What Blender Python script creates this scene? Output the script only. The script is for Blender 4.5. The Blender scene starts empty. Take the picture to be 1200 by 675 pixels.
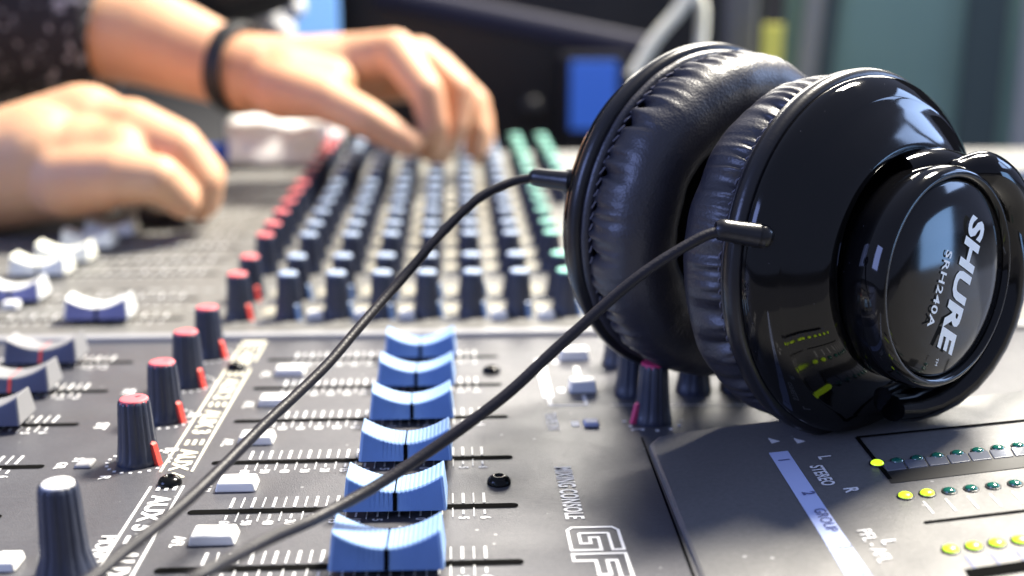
import bpy, bmesh, math, random
from mathutils import Vector, Matrix, Quaternion, noise
random.seed(7)
PI = math.pi
U = 0.01                                   # all lengths below are written in centimetres
sc = bpy.context.scene
COL = sc.collection

# ------------------------------------------------------------------ camera
F, CX, CY = 1300.0, 600.0, 337.5
TH = math.atan(317.5 / F); PS = math.radians(3.0); H = 10.2
fw = Vector((math.sin(PS) * math.cos(TH), math.cos(PS) * math.cos(TH), -math.sin(TH)))
rt = Vector((math.cos(PS), -math.sin(PS), 0))
up = rt.cross(fw)
CAM = Vector((0, 0, H))

def P(px, py, zc):                         # a point at a distance zc (cm) in front of the camera
    return CAM + fw * zc + rt * ((px - CX) / F * zc) + up * ((CY - py) / F * zc)
def on(pl, px, py, lift=0.0):              # where a sight line meets a panel
    o, ex, ey, n = pl
    d = fw + rt * ((px - CX) / F) + up * ((CY - py) / F)
    t = ((o + n * lift - CAM).dot(n)) / d.dot(n)
    return CAM + d * t
def plane(o, ex, ey):
    ex = ex.normalized(); ey = (ey - ex * ey.dot(ex)).normalized()
    return (o, ex, ey, ex.cross(ey))
LOW = plane(Vector((0, 0, 0)), Vector((1, 0, 0)), Vector((0, 1, 0)))
hinge = on(LOW, 600, 392)
TA = math.radians(2.3)
UPP = plane(Vector((0, hinge.y, 0.0)), Vector((1, 0, 0)), Vector((0, math.cos(TA), math.sin(TA))))
m0 = on(LOW, 822, 680)
MET = plane(m0 + Vector((0, 0, .05)), Vector((math.cos(.105), 0, math.sin(.105))), Vector((-.0, 1, math.tan(.03))))
def loc(pl, p):                            # world -> panel coordinates
    o, ex, ey, n = pl; d = p - o
    return (d.dot(ex), d.dot(ey))

cd = bpy.data.cameras.new('camera'); cam = bpy.data.objects.new('camera', cd); COL.objects.link(cam)
cam.matrix_world = Matrix.Translation(CAM * U) @ Matrix((rt, up, -fw)).transposed().to_4x4()
cd.sensor_width = 36; cd.lens = 36 * F / 1200; cd.clip_start = .005; cd.clip_end = 60
cd.dof.use_dof = True; cd.dof.focus_distance = .243; cd.dof.aperture_fstop = 7.6
cd.dof.aperture_blades = 0
sc.camera = cam
sc.render.resolution_x, sc.render.resolution_y = 1024, 576
sc.view_settings.view_transform = 'Standard'; sc.view_settings.look = 'None'; sc.view_settings.exposure = 0

# ------------------------------------------------------------------ materials
def mat(name, col, rough=.5, metal=0, spec=.5, coat=0, emit=None, es=0, noise_amt=0, nscale=200, bump=0, bscale=800, sss=0, ramp=None, rvar=0):
    m = bpy.data.materials.new(name); m.use_nodes = True
    nt = m.node_tree; b = nt.nodes['Principled BSDF']
    c = (*col, 1)
    b.inputs['Base Color'].default_value = c; b.inputs['Roughness'].default_value = rough
    b.inputs['Metallic'].default_value = metal; b.inputs['Specular IOR Level'].default_value = spec
    b.inputs['Coat Weight'].default_value = coat; b.inputs['Coat Roughness'].default_value = .04
    if emit: b.inputs['Emission Color'].default_value = (*emit, 1); b.inputs['Emission Strength'].default_value = es
    if sss:
        b.inputs['Subsurface Weight'].default_value = sss; b.inputs['Subsurface Radius'].default_value = (.012, .004, .002)
        b.inputs['Subsurface Scale'].default_value = .5
    tc = nt.nodes.new('ShaderNodeTexCoord')
    if noise_amt:
        n = nt.nodes.new('ShaderNodeTexNoise'); n.inputs['Scale'].default_value = nscale; n.inputs['Detail'].default_value = 5
        nt.links.new(tc.outputs['Object'], n.inputs['Vector'])
        mx = nt.nodes.new('ShaderNodeMix'); mx.data_type = 'RGBA'
        mx.inputs['A'].default_value = tuple(v * (1 - noise_amt) for v in col) + (1,)
        mx.inputs['B'].default_value = tuple(min(1, v * (1 + noise_amt)) for v in col) + (1,)
        nt.links.new(n.outputs['Fac'], mx.inputs['Factor']); nt.links.new(mx.outputs['Result'], b.inputs['Base Color'])
    if rvar:
        n2 = nt.nodes.new('ShaderNodeTexNoise'); n2.inputs['Scale'].default_value = 60; n2.inputs['Detail'].default_value = 6
        nt.links.new(tc.outputs['Object'], n2.inputs['Vector'])
        mr = nt.nodes.new('ShaderNodeMapRange'); mr.inputs['From Min'].default_value = .3; mr.inputs['From Max'].default_value = .7
        mr.inputs['To Min'].default_value = max(0, rough - rvar); mr.inputs['To Max'].default_value = rough + rvar
        nt.links.new(n2.outputs['Fac'], mr.inputs['Value']); nt.links.new(mr.outputs['Result'], b.inputs['Roughness'])
    if bump:
        n = nt.nodes.new('ShaderNodeTexNoise'); n.inputs['Scale'].default_value = bscale; n.inputs['Detail'].default_value = 4
        nt.links.new(tc.outputs['Object'], n.inputs['Vector'])
        bp = nt.nodes.new('ShaderNodeBump'); bp.inputs['Strength'].default_value = bump; bp.inputs['Distance'].default_value = .0004
        nt.links.new(n.outputs['Fac'], bp.inputs['Height']); nt.links.new(bp.outputs['Normal'], b.inputs['Normal'])
    return m

M = {}
def speckle(m, scale, thr, col):           # sparse dust specks over an existing material
    nt = m.node_tree; b = nt.nodes['Principled BSDF']
    src = b.inputs['Base Color'].links[0].from_socket
    tc = nt.nodes.new('ShaderNodeTexCoord'); v = nt.nodes.new('ShaderNodeTexVoronoi'); v.inputs['Scale'].default_value = scale
    nt.links.new(tc.outputs['Object'], v.inputs['Vector'])
    wn = nt.nodes.new('ShaderNodeMath'); wn.operation = 'LESS_THAN'; wn.inputs[1].default_value = thr
    nt.links.new(v.outputs['Distance'], wn.inputs[0])
    w2 = nt.nodes.new('ShaderNodeSeparateColor'); nt.links.new(v.outputs['Color'], w2.inputs[0])
    g = nt.nodes.new('ShaderNodeMath'); g.operation = 'GREATER_THAN'; g.inputs[1].default_value = .8
    nt.links.new(w2.outputs[0], g.inputs[0])
    mu = nt.nodes.new('ShaderNodeMath'); mu.operation = 'MULTIPLY'; nt.links.new(wn.outputs[0], mu.inputs[0]); nt.links.new(g.outputs[0], mu.inputs[1])
    m2 = nt.nodes.new('ShaderNodeMath'); m2.operation = 'MULTIPLY'; m2.inputs[1].default_value = .5; nt.links.new(mu.outputs[0], m2.inputs[0])
    mx = nt.nodes.new('ShaderNodeMix'); mx.data_type = 'RGBA'; mx.inputs['B'].default_value = (*col, 1)
    nt.links.new(src, mx.inputs['A']); nt.links.new(m2.outputs[0], mx.inputs['Factor']); nt.links.new(mx.outputs['Result'], b.inputs['Base Color'])

M['panel'] = mat('panel_paint', (.088, .088, .098), .40, metal=.15, noise_amt=.25, nscale=900, bump=.25, bscale=2600, rvar=.08)
speckle(M['panel'], 260, .10, (.5, .5, .5))
M['panel2'] = mat('meter_panel_paint', (.19, .188, .185), .36, metal=.3, noise_amt=.2, nscale=900, bump=.2, bscale=2600, rvar=.06)
speckle(M['panel2'], 200, .09, (.6, .6, .6))
M['panel3'] = mat('channel_panel_paint', (.150, .147, .138), .5, metal=.1, noise_amt=.3, nscale=300)
M['white_print'] = mat('white_print', (.80, .80, .80), .5, noise_amt=.08)
M['cream_print'] = mat('cream_print', (.78, .74, .58), .5, noise_amt=.08)
M['dull_print'] = mat('dull_cream_print', (.34, .32, .26), .6)
M['dull_white'] = mat('dull_white_print', (.36, .36, .34), .6)
M['blue_print'] = mat('pale_blue_print', (.50, .58, .86), .5)
M['dark_print'] = mat('dark_print', (.12, .14, .28), .5)
M['black'] = mat('slot_black', (.002, .002, .002), .9, spec=.05)
M['casing'] = mat('casing_black', (.02, .02, .022), .5, noise_amt=.2)
M['knob'] = mat('knob_plastic', (.032, .038, .062), .32, noise_amt=.2, nscale=500, bump=.1)
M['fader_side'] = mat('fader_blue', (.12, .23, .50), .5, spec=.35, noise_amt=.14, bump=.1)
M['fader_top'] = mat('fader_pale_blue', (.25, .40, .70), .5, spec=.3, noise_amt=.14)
M['cap_white'] = mat('fader_white', (.66, .67, .66), .5)
M['cap_cream'] = mat('fader_cream', (.88, .88, .76), .45)
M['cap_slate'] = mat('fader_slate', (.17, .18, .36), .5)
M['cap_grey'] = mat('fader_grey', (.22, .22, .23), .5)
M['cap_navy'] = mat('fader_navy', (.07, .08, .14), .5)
M['pink'] = mat('knob_top_red', (.74, .13, .15), .55)
M['pinkblur'] = mat('knob_top_pink', (.72, .14, .15), .5)
M['magenta'] = mat('knob_top_magenta', (.62, .05, .15), .5)
M['pale'] = mat('knob_top_pale_blue', (.30, .38, .52), .55)
M['mint'] = mat('knob_top_mint', (.25, .62, .50), .5)
M['white'] = mat('knob_top_white', (.85, .85, .85), .45)
M['redfin'] = mat('pointer_red', (.75, .07, .05), .45)
M['bluefin'] = mat('pointer_blue', (.10, .18, .36), .45)
M['magfin'] = mat('pointer_magenta', (.65, .06, .18), .45)
M['button'] = mat('button_white', (.80, .80, .78), .4)
M['button_grey'] = mat('button_grey', (.28, .28, .29), .5)
M['button_blue'] = mat('button_shade', (.42, .45, .60), .5)
M['screw'] = mat('screw_black', (.02, .02, .02), .18, metal=.8)
M['led_on'] = mat('led_lit', (.5, .7, .02), .3, emit=(.62, .95, .03), es=1.25)
M['led_off'] = mat('led_unlit', (.01, .11, .08), .12, coat=1)
M['bezel'] = mat('led_socket', (.02, .02, .02), .4)
M['strip'] = mat('smoked_window', (.13, .14, .17), .18, coat=.5)
M['gloss'] = mat('gloss_black', (.003, .003, .0035), .05, spec=.42, noise_amt=.1)
def smudge(m, lo, hi):
    nt = m.node_tree; b = nt.nodes['Principled BSDF']; tc = nt.nodes.new('ShaderNodeTexCoord')
    n = nt.nodes.new('ShaderNodeTexNoise'); n.inputs['Scale'].default_value = 55; n.inputs['Detail'].default_value = 8; n.inputs['Distortion'].default_value = .8
    nt.links.new(tc.outputs['Object'], n.inputs['Vector']); mr = nt.nodes.new('ShaderNodeMapRange')
    mr.inputs['From Min'].default_value = .45; mr.inputs['From Max'].default_value = .75; mr.inputs['To Min'].default_value = lo; mr.inputs['To Max'].default_value = hi
    nt.links.new(n.outputs['Fac'], mr.inputs['Value']); nt.links.new(mr.outputs['Result'], b.inputs['Roughness'])
smudge(M['gloss'], .035, .17); speckle(M['gloss'], 600, .06, (.14, .14, .16))
M['satin'] = mat('satin_black', (.012, .012, .015), .28, bump=.1, bscale=1500)
M['disc'] = mat('logo_disc_black', (.003, .003, .004), .09, spec=.45)
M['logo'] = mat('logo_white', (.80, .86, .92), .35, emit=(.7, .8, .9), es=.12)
M['rubber'] = mat('cable_rubber', (.016, .015, .020), .45, spec=.35, bump=.25, bscale=1600, noise_amt=.3, nscale=300)
M['thread'] = mat('stitch_thread', (.10, .10, .13), .7)
M['mesh_cloth'] = mat('speaker_cloth', (.006, .006, .007), .9)

def leather():
    m = mat('cushion_leatherette', (.020, .020, .030), .42, spec=.8)
    nt = m.node_tree; b = nt.nodes['Principled BSDF']
    tc = nt.nodes.new('ShaderNodeTexCoord')
    v = nt.nodes.new('ShaderNodeTexVoronoi'); v.inputs['Scale'].default_value = 1500
    n = nt.nodes.new('ShaderNodeTexNoise'); n.inputs['Scale'].default_value = 420; n.inputs['Detail'].default_value = 6; n.inputs['Distortion'].default_value = 1.2
    for k in (v, n): nt.links.new(tc.outputs['Object'], k.inputs['Vector'])
    a = nt.nodes.new('ShaderNodeMath'); a.operation = 'MULTIPLY_ADD'; a.inputs[1].default_value = 2.2
    nt.links.new(n.outputs['Fac'], a.inputs[0]); nt.links.new(v.outputs['Distance'], a.inputs[2])
    bp = nt.nodes.new('ShaderNodeBump'); bp.inputs['Strength'].default_value = .25; bp.inputs['Distance'].default_value = .0002
    nt.links.new(a.outputs[0], bp.inputs['Height']); nt.links.new(bp.outputs['Normal'], b.inputs['Normal'])
    return m
M['leather'] = leather()

# ------------------------------------------------------------------ object helpers
def link(name, me, parent=None, mats=None):
    o = bpy.data.objects.new(name, me); COL.objects.link(o)
    if parent: o.parent = parent
    return o
def empty(name, p, label, cat, group=None):
    o = bpy.data.objects.new(name, None); COL.objects.link(o); o.location = p * U; o.empty_display_size = .02
    o['label'] = label; o['category'] = cat
    if group: o['group'] = group
    return o
def tag(o, label, cat, group=None):
    o['label'] = label; o['category'] = cat
    if group: o['group'] = group
    return o

class MB:
    def __init__(s): s.v = []; s.f = []; s.m = []; s.sm = []
    def add(s, vs, fs, mi=0, smooth=False):
        k = len(s.v); s.v += [Vector(v) for v in vs]; s.f += [tuple(i + k for i in f) for f in fs]
        s.m += [mi] * len(fs); s.sm += [smooth] * len(fs)
    def box(s, c, d, mi=0, taper=1.0, tapery=None):
        x, y, z = d[0] / 2, d[1] / 2, d[2] / 2; ty = taper if tapery is None else tapery
        vs = []
        for sz in (-1, 1):
            kx = taper if sz > 0 else 1; ky = ty if sz > 0 else 1
            for sx, sy in ((-1, -1), (1, -1), (1, 1), (-1, 1)): vs.append((c[0] + sx * x * kx, c[1] + sy * y * ky, c[2] + sz * z))
        s.add(vs, [(3, 2, 1, 0), (4, 5, 6, 7), (0, 1, 5, 4), (1, 2, 6, 5), (2, 3, 7, 6), (3, 0, 4, 7)], mi)
    def quad(s, a, b, c, d, mi=0): s.add([a, b, c, d], [(0, 1, 2, 3)], mi)
    def lathe(s, prof, seg=48, mi=0, fn=None, smooth=True, mis=None, cap=False, c=(0, 0, 0)):
        vs = []
        for j, (r, z) in enumerate(prof):
            for i in range(seg):
                a = 2 * PI * i / seg
                rr, zz = (r, z) if fn is None else fn(j, a, r, z)
                vs.append((c[0] + rr * math.cos(a), c[1] + rr * math.sin(a), c[2] + zz))
        for j in range(len(prof) - 1):
            fs = [(j * seg + i, j * seg + (i + 1) % seg, (j + 1) * seg + (i + 1) % seg, (j + 1) * seg + i) for i in range(seg)]
            if j == 0: base = len(s.v); s.v += [Vector(v) for v in vs]
            s.f += [tuple(q + base for q in f) for f in fs]; s.m += [mis[j] if mis else mi] * seg; s.sm += [smooth] * seg
        if cap:
            s.f.append(tuple(base + (len(prof) - 1) * seg + i for i in range(seg))); s.m.append(mi); s.sm.append(False)
            s.f.append(tuple(base + i for i in reversed(range(seg)))); s.m.append(mi); s.sm.append(False)
    def tube(s, pts, rads, seg=16, mi=0, flat=(1, 1), updir=None):
        pts = [Vector(p) for p in pts]; n = len(pts)
        if not hasattr(rads, '__len__'): rads = [rads] * n
        t0 = (pts[1] - pts[0]).normalized()
        a = Vector(updir) if updir else (Vector((0, 0, 1)) if abs(t0.z) < .9 else Vector((1, 0, 0)))
        nx = (a - t0 * a.dot(t0)).normalized(); vs = []
        for i in range(n):
            t = (pts[min(i + 1, n - 1)] - pts[max(i - 1, 0)]).normalized()
            nx = (nx - t * nx.dot(t)).normalized(); ny = t.cross(nx)
            for k in range(seg):
                an = 2 * PI * k / seg
                vs.append(pts[i] + nx * (math.cos(an) * rads[i] * flat[0]) + ny * (math.sin(an) * rads[i] * flat[1]))
        fs = [(i * seg + k, i * seg + (k + 1) % seg, (i + 1) * seg + (k + 1) % seg, (i + 1) * seg + k) for i in range(n - 1) for k in range(seg)]
        s.add(vs, fs, mi, True)
        s.add(vs[:seg], [tuple(reversed(range(seg)))], mi); s.add(vs[-seg:], [tuple(range(seg))], mi)
    def ball(s, c, r, seg=16, rings=10, sc_=(1, 1, 1), mi=0):
        c = Vector(c); vs = [c + Vector((0, 0, -r * sc_[2]))]
        for j in range(1, rings):
            ph = -PI / 2 + PI * j / rings
            for i in range(seg):
                a = 2 * PI * i / seg
                vs.append(c + Vector((math.cos(ph) * math.cos(a) * r * sc_[0], math.cos(ph) * math.sin(a) * r * sc_[1], math.sin(ph) * r * sc_[2])))
        vs.append(c + Vector((0, 0, r * sc_[2]))); fs = []
        for i in range(seg): fs.append((0, 1 + (i + 1) % seg, 1 + i))
        for j in range(rings - 2):
            for i in range(seg):
                a = 1 + j * seg + i; b = 1 + j * seg + (i + 1) % seg
                fs.append((a, b, b + seg, a + seg))
        L = len(vs) - 1; k = 1 + (rings - 2) * seg
        for i in range(seg): fs.append((k + i, k + (i + 1) % seg, L))
        s.add(vs, fs, mi, True)
    def strip(s, pts, w, z=0, closed=False, mi=0):     # flat polyline in xy
        n = len(pts); P2 = [Vector(p) for p in pts]
        L = []; R = []
        for i in range(n):
            if closed: a, b = P2[i - 1], P2[(i + 1) % n]
            else: a, b = P2[max(i - 1, 0)], P2[min(i + 1, n - 1)]
            d1 = (P2[i] - a).normalized() if (P2[i] - a).length > 0 else (b - P2[i]).normalized()
            d2 = (b - P2[i]).normalized() if (b - P2[i]).length > 0 else d1
            n1 = Vector((-d1.y, d1.x)); n2 = Vector((-d2.y, d2.x)); m = (n1 + n2)
            m = m.normalized() if m.length > 1e-6 else n1
            k = w / 2 / max(.35, m.dot(n1))
            L.append(P2[i] + m * k); R.append(P2[i] - m * k)
        vs = [(p.x, p.y, z) for p in L] + [(p.x, p.y, z) for p in R]
        fs = [(i, n + i, n + (i + 1) % n, (i + 1) % n) for i in range(n if closed else n - 1)]
        s.add(vs, fs, mi)
    def mesh(s, name, mats, M4=None):
        me = bpy.data.meshes.new(name)
        vs = [(M4 @ v if M4 else v) * U for v in s.v]
        me.from_pydata(vs, [], s.f)
        for m in mats: me.materials.append(m)
        me.polygons.foreach_set('material_index', s.m); me.polygons.foreach_set('use_smooth', s.sm)
        me.update(); return me
    def build(s, name, mats, parent=None, M4=None, bevel=0, seg=2):
        if not isinstance(mats, (list, tuple)): mats = [mats]
        o = link(name, s.mesh(name, mats, M4), parent)
        if bevel: bev(o, bevel, seg)
        return o
def bev(o, w, seg=2):
    b = o.modifiers.new('bevel', 'BEVEL'); b.width = w * U; b.segments = seg; b.limit_method = 'ANGLE'; b.angle_limit = math.radians(40)
def place(o, p, rot=None):
    o.location = p * U
    if rot is not None: o.rotation_euler = rot.to_euler()
def rotpl(pl): return Matrix((pl[1], pl[2], pl[3])).transposed()
def m4(o, ex, ey, ez=None):
    ez = ez or ex.cross(ey); m = Matrix((ex, ey, ez)).transposed().to_4x4(); m.translation = o; return m

tcache = {}
def text_verts(s, size, bold=.0, space=1.0, shear=0):
    key = (s, size, bold, space, shear)
    if key in tcache: return tcache[key]
    c = bpy.data.curves.new('t', 'FONT'); c.body = s; c.size = size; c.offset = bold; c.space_character = space; c.shear = shear
    c.align_x = 'CENTER'; c.align_y = 'CENTER'; c.resolution_u = 3
    o = bpy.data.objects.new('t', c); COL.objects.link(o)
    me = bpy.data.meshes.new_from_object(o)
    r = ([v.co.copy() for v in me.vertices], [tuple(p.vertices) for p in me.polygons])
    bpy.data.objects.remove(o); bpy.data.curves.remove(c); bpy.data.meshes.remove(me)
    tcache[key] = r; return r
def put_text(mb, s, size, x, y, z=0, ang=-PI / 2, sx=1, sy=1, bold=0, mi=0, space=1.0, shear=0):
    vs, fs = text_verts(s, size, bold, space, shear); ca, sa = math.cos(ang), math.sin(ang); out = []
    for v in vs:
        a, b = v.x * sx, v.y * sy
        out.append((x + a * ca - b * sa, y + a * sa + b * ca, z))
    mb.add(out, fs, mi)

# ================================================================== MIXING CONSOLE
ROOT = Vector((0, 30, 0))
con = empty('mixing_console', ROOT, 'dark grey mixing console with blue fader caps and rows of coloured knobs', 'mixing console')
def cpos(o, pl, x, y, z=0, rz=0):           # a console part at panel coordinates
    p = pl[0] + pl[1] * x + pl[2] * y + pl[3] * z
    o.parent = con; o.location = (p - ROOT) * U
    o.rotation_euler = (rotpl(pl).to_4x4() @ Matrix.Rotation(rz, 4, 'Z')).to_euler()
    return o
def sheet(name, mb, pl, mats, bevel=0): # panel-space mesh
    o = mb.build(name, mats, bevel=bevel); return cpos(o, pl, 0, 0, 0)

# panels
b = MB(); b.box((3, hinge.y / 2 - 1, -.25), (78, hinge.y + 2 - .5, .5)); sheet('master_panel', b, LOW, M['panel'], .05)
b = MB(); b.box((3, 19.3, -.25), (78, 38, .5)); sheet('channel_panel', b, UPP, M['panel3'], .05)
b = MB(); b.box((3, hinge.y + 0.0, .02), (78, .5, .30)); sheet('divider_rail', b, LOW, M['button_grey'], .1)
b = MB(); b.box((3, 36, -3.4), (80, 75, 5.6)); sheet('casing', b, LOW, M['casing'], .3)
# raised meter panel, a wedge standing on the master panel
c_far = loc(MET, on(MET, 757, 512)); c_near = loc(MET, on(MET, 823, 682))
xr = 26.0; ynear = c_near[1] - 6
dxdy = (c_far[0] - c_near[0]) / (c_far[1] - c_near[1])
poly = [(c_near[0] - dxdy * 6, ynear), (xr, ynear), (xr, c_far[1] + .3), (c_far[0] + .9, c_far[1] + .12), (c_far[0] + .3, c_far[1] - .02), (c_far[0], c_far[1] - .4)]
b = MB(); n = len(poly)
b.add([(x, y, 0) for x, y in poly] + [(x, y, -3.5) for x, y in poly], [tuple(range(n))] + [(i, i + n, (i + 1) % n + n, (i + 1) % n) for i in range(n)])
sheet('meter_panel', b, MET, M['panel2'], .09)
# groove round the meter panel
b = MB(); p1 = loc(LOW, on(LOW, 752, 513)); p2 = loc(LOW, on(LOW, 816, 684))
b.strip([p1, p2], .05, .012); sheet('panel_seam', b, LOW, M['black'])

# ---- knobs
def knob_mesh(nm, h=1.55, rb=.5, rtp=.385, fl=13):
    b = MB(); seg = fl * 6
    prof = [(.52, 0), (.53, .08), (.50, .16), (.46, .45), (.43, .8), (.405, 1.2), (.385, 1.46), (.365, 1.53), (.33, 1.55)]
    prof = [(r / .52 * rb * (1 if j < 3 else rtp / .385), z / 1.55 * h) for j, (r, z) in enumerate(prof)]
    def fn(j, a, r, z):
        k = (a * fl / (2 * PI)) % 1
        d = -.034 * (1 if k < .33 else 0) * (0 if j < 2 else (1 if j < 8 else .3))
        return r + d, z
    b.lathe(prof, seg, 0, fn, True)
    b.add([(.33 * rtp / .385 * math.cos(2 * PI * i / 32), .33 * rtp / .385 * math.sin(2 * PI * i / 32), h - .004) for i in range(32)], [tuple(range(32))], 0)
    return b.mesh(nm, [M['knob']])
def cap_mesh(nm, mt, h=1.55, r=.355, ang=PI / 4, notch=M['knob']):
    b = MB(); b.lathe([(r - .025, h - .10), (r - .025, h + .01), (r - .05, h + .035), (r - .09, h + .04), (.0005, h + .04)], 40)
    b.add([(math.cos(ang) * .06 - math.sin(ang) * .035, math.sin(ang) * .06 + math.cos(ang) * .035, h + .048),
           (math.cos(ang) * .06 + math.sin(ang) * .035, math.sin(ang) * .06 - math.cos(ang) * .035, h + .048),
           (math.cos(ang) * r + math.sin(ang) * .045, math.sin(ang) * r - math.cos(ang) * .045, h + .03),
           (math.cos(ang) * r - math.sin(ang) * .045, math.sin(ang) * r + math.cos(ang) * .045, h + .03)], [(0, 1, 2, 3)], 1)
    return b.mesh(nm, [mt, notch])
def fin_mesh(nm, mt, ang=-.5):
    b = MB(); c, s_ = math.cos(ang), math.sin(ang); w = .075
    pr = [(.38, 0), (.63, 0), (.60, .08), (.50, .50), (.38, .56)]
    vs = [(x * c - w * sg * s_, x * s_ + w * sg * c, z) for sg in (-1, 1) for x, z in pr]; k = len(pr)
    b.add(vs, [tuple(reversed(range(k))), tuple(range(k, 2 * k))] + [(i, (i + 1) % k, (i + 1) % k + k, i + k) for i in range(k)])
    return b.mesh(nm, [mt])
KM = knob_mesh('knob'); KMW = knob_mesh('knob', 1.85, .56, .345)
CAPS = {k: cap_mesh('cap', M[k]) for k in ('pinkblur', 'magenta', 'pale', 'mint', 'pink')}
CAPS['white'] = cap_mesh('cap', M['white'], 1.85, .318, PI * .8)
FINS = {'r': fin_mesh('pointer', M['redfin']), 'b': fin_mesh('pointer', M['bluefin']), 'm': fin_mesh('pointer', M['magfin'], PI + .3)}
def knob(pl, x, y, cap, fin=None, big=False, rz=0, label=None):
    o = link('knob', KMW if big else KM); cpos(o, pl, x, y, .0, rz)
    c = link('cap', CAPS[cap], o)
    if fin: f = link('pointer', FINS[fin], o)
    if label: o['label'] = label
    return o
# near aux knobs, red tops
for i, (px, py) in enumerate(((157, 549), (190, 498), (218, 456), (243, 422))):
    x, y = loc(LOW, on(LOW, px, py)); y += .42
    knob(LOW, x, y, 'pink', 'r', rz=(.1, 0, -.1, .05)[i], label='knob with red top and red pointer')
    # dotted scale ring
    b = MB()
    for k in range(19):
        a = -PI * .5 + (k - 9) * .29 + 0
        if abs(k - 9) < 10:
            r = .72; b.box((x + r * math.cos(a), y + r * math.sin(a), .012), (.07, .07, .012))
    sheet('printed_scale', b, LOW, M['white_print'])
x, y = loc(LOW, on(LOW, 68, 690)); knob(LOW, x, y + .5, 'white', None, True, label='tallest knob with white top')
x, y = loc(LOW, on(LOW, 768, 500)); knob(LOW, x, y + .45, 'magenta', 'm', label='knob with magenta top')
for px, py in ((743, 466), (727, 431), (816, 463), (868, 461), (930, 460)):
    x, y = loc(LOW, on(LOW, px, py)); knob(LOW, x, y + .4, 'pale')
# channel knobs
rows = [0, 2.4, 5.9, 7.9, 10.3] + [10.3 + 2.25 * k for k in range(1, 11)]
x0, y0 = loc(UPP, on(UPP, 600, 371)); y0 += .35
colx = [loc(UPP, on(UPP, px, 371))[0] for px in (282, 340, 396, 449, 501, 554, 609, 664, 719)]
capk = ['pinkblur', 'pale', 'pale', 'pale', 'pale', 'pale', 'pale', 'mint', 'mint']
cnt = 0; far = MB()
cmap = {'pinkblur': 1, 'pale': 2, 'mint': 3}
for ri, ry in enumerate(rows):
    for ci, cx in enumerate(colx):
        if ci == 8 and ri < 8: continue         # stands behind the headphones
        if cnt < 84:
            knob(UPP, cx, y0 + ry, capk[ci], ('r' if ci == 0 else 'b') if ri < 2 else None, rz=random.uniform(-.5, .5)); cnt += 1
        else:
            far.lathe([(.52, 0), (.47, .4), (.40, 1.3), (.36, 1.5)], 14, 0, None, True, c=(cx, y0 + ry, 0))
            far.lathe([(.375, 1.4), (.36, 1.58), (.001, 1.6)], 14, cmap[capk[ci]], c=(cx, y0 + ry, 0))
o = sheet('knob', far, UPP, [M['knob'], M['pinkblur'], M['pale'], M['mint']]); o['kind'] = 'stuff'
# printed strips and marks between the knob columns
b = MB(); 
for i in range(8):
    xm = (colx[i] + colx[i + 1]) / 2
    for ry in rows:
        yy = y0 + ry
        b.box((xm + .02, yy + .75, .012), (.40, .9, .012), 0)
        for k in range(5): b.box((colx[i] + .8 * math.cos(-2.8 + k * .62), yy + .75 * math.sin(-2.8 + k * .62), .012), (.12, .12, .012), 1)
for i in range(9):
    for ry in rows[:3]:
        b.box((colx[i] + .78, y0 + ry - .75, .012), (.5, .22, .012), 1)
sheet('channel_lettering', b, UPP, [M['dull_print'], M['dull_white']])
for ci in (1, 2): knob(UPP, colx[ci] + .1, y0 + rows[-1] + 2.3, 'white', None, True)

# ---- fader caps
def fader_mesh(nm, side, top, L=2.17):
    b = MB(); nx = 66; hx = L / 2; rows_ = []
    def ztop(x): u = x / (hx * .93); return .56 + .35 * abs(u) ** 1.9
    vs = []
    for i in range(nx + 1):
        u = -1 + 2 * i / nx; x = u * hx; xt = x * .93
        rib = .0 if i % 3 else -.016
        if abs(u) > .96: rib = 0
        z = ztop(xt) + rib; 
        yt = .40; yb = .60
        zs = ztop(xt) - .03
        vs += [(x, -yb, .19), (xt, -yt - .03, zs), (xt, -yt + .02, z), (xt, yt - .02, z), (xt, yt + .03, zs), (x, yb, .19)]
    for i in range(nx):
        for j in range(5):
            a = i * 6 + j; mi = 0 if (j in (0, 4) and 1 < i < nx - 2) else 1
            b.add([vs[a], vs[a + 6], vs[a + 7], vs[a + 1]], [(0, 1, 2, 3)], mi)
    b.add(vs[:6], [(0, 1, 2, 3, 4, 5)], 1); b.add(vs[-6:], [(5, 4, 3, 2, 1, 0)], 1)
    b.box((0, 0, .15), (.5, .12, .34), 2); b.add([vs[i * 6 + j] for i, j in ((0, 0), (nx, 0), (nx, 5), (0, 5))], [(3, 2, 1, 0)], 2)
    me = b.mesh(nm, [side, top, M['black']])
    bm = bmesh.new(); bm.from_mesh(me); bmesh.ops.remove_doubles(bm, verts=bm.verts, dist=1e-6); bmesh.ops.recalc_face_normals(bm, faces=bm.faces); bm.to_mesh(me); bm.free()
    return me
def line_mesh(nm, mt, mt2=None):
    b = MB(); yb, yt = .6, .42
    # line following the front, top and back
    pr = [(-yb - .012, .20), (-yt - .034, .535), (-yt + .0, .564), (yt - .0, .564), (yt + .034, .535), (yb + .012, .20)]
    for i in range(5):
        w = .045 if i in (0, 4) else .016
        (y1, z1), (y2, z2) = pr[i], pr[i + 1]
        b.add([(-w, y1, z1), (w, y1, z1), (w, y2, z2), (-w, y2, z2)], [(0, 1, 2, 3)], 0 if i in (0, 4) else (1 if mt2 else 0))
    return b.mesh(nm, [mt] + ([mt2] if mt2 else []))
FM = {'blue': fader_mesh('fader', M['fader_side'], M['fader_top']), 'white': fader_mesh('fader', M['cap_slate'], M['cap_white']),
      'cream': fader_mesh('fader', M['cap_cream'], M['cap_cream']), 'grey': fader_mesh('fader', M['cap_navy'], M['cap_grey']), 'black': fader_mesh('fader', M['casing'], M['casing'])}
LMd = line_mesh('index_line', M['black']); LMr = line_mesh('index_line', M['redfin'], M['pinkblur'])
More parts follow.
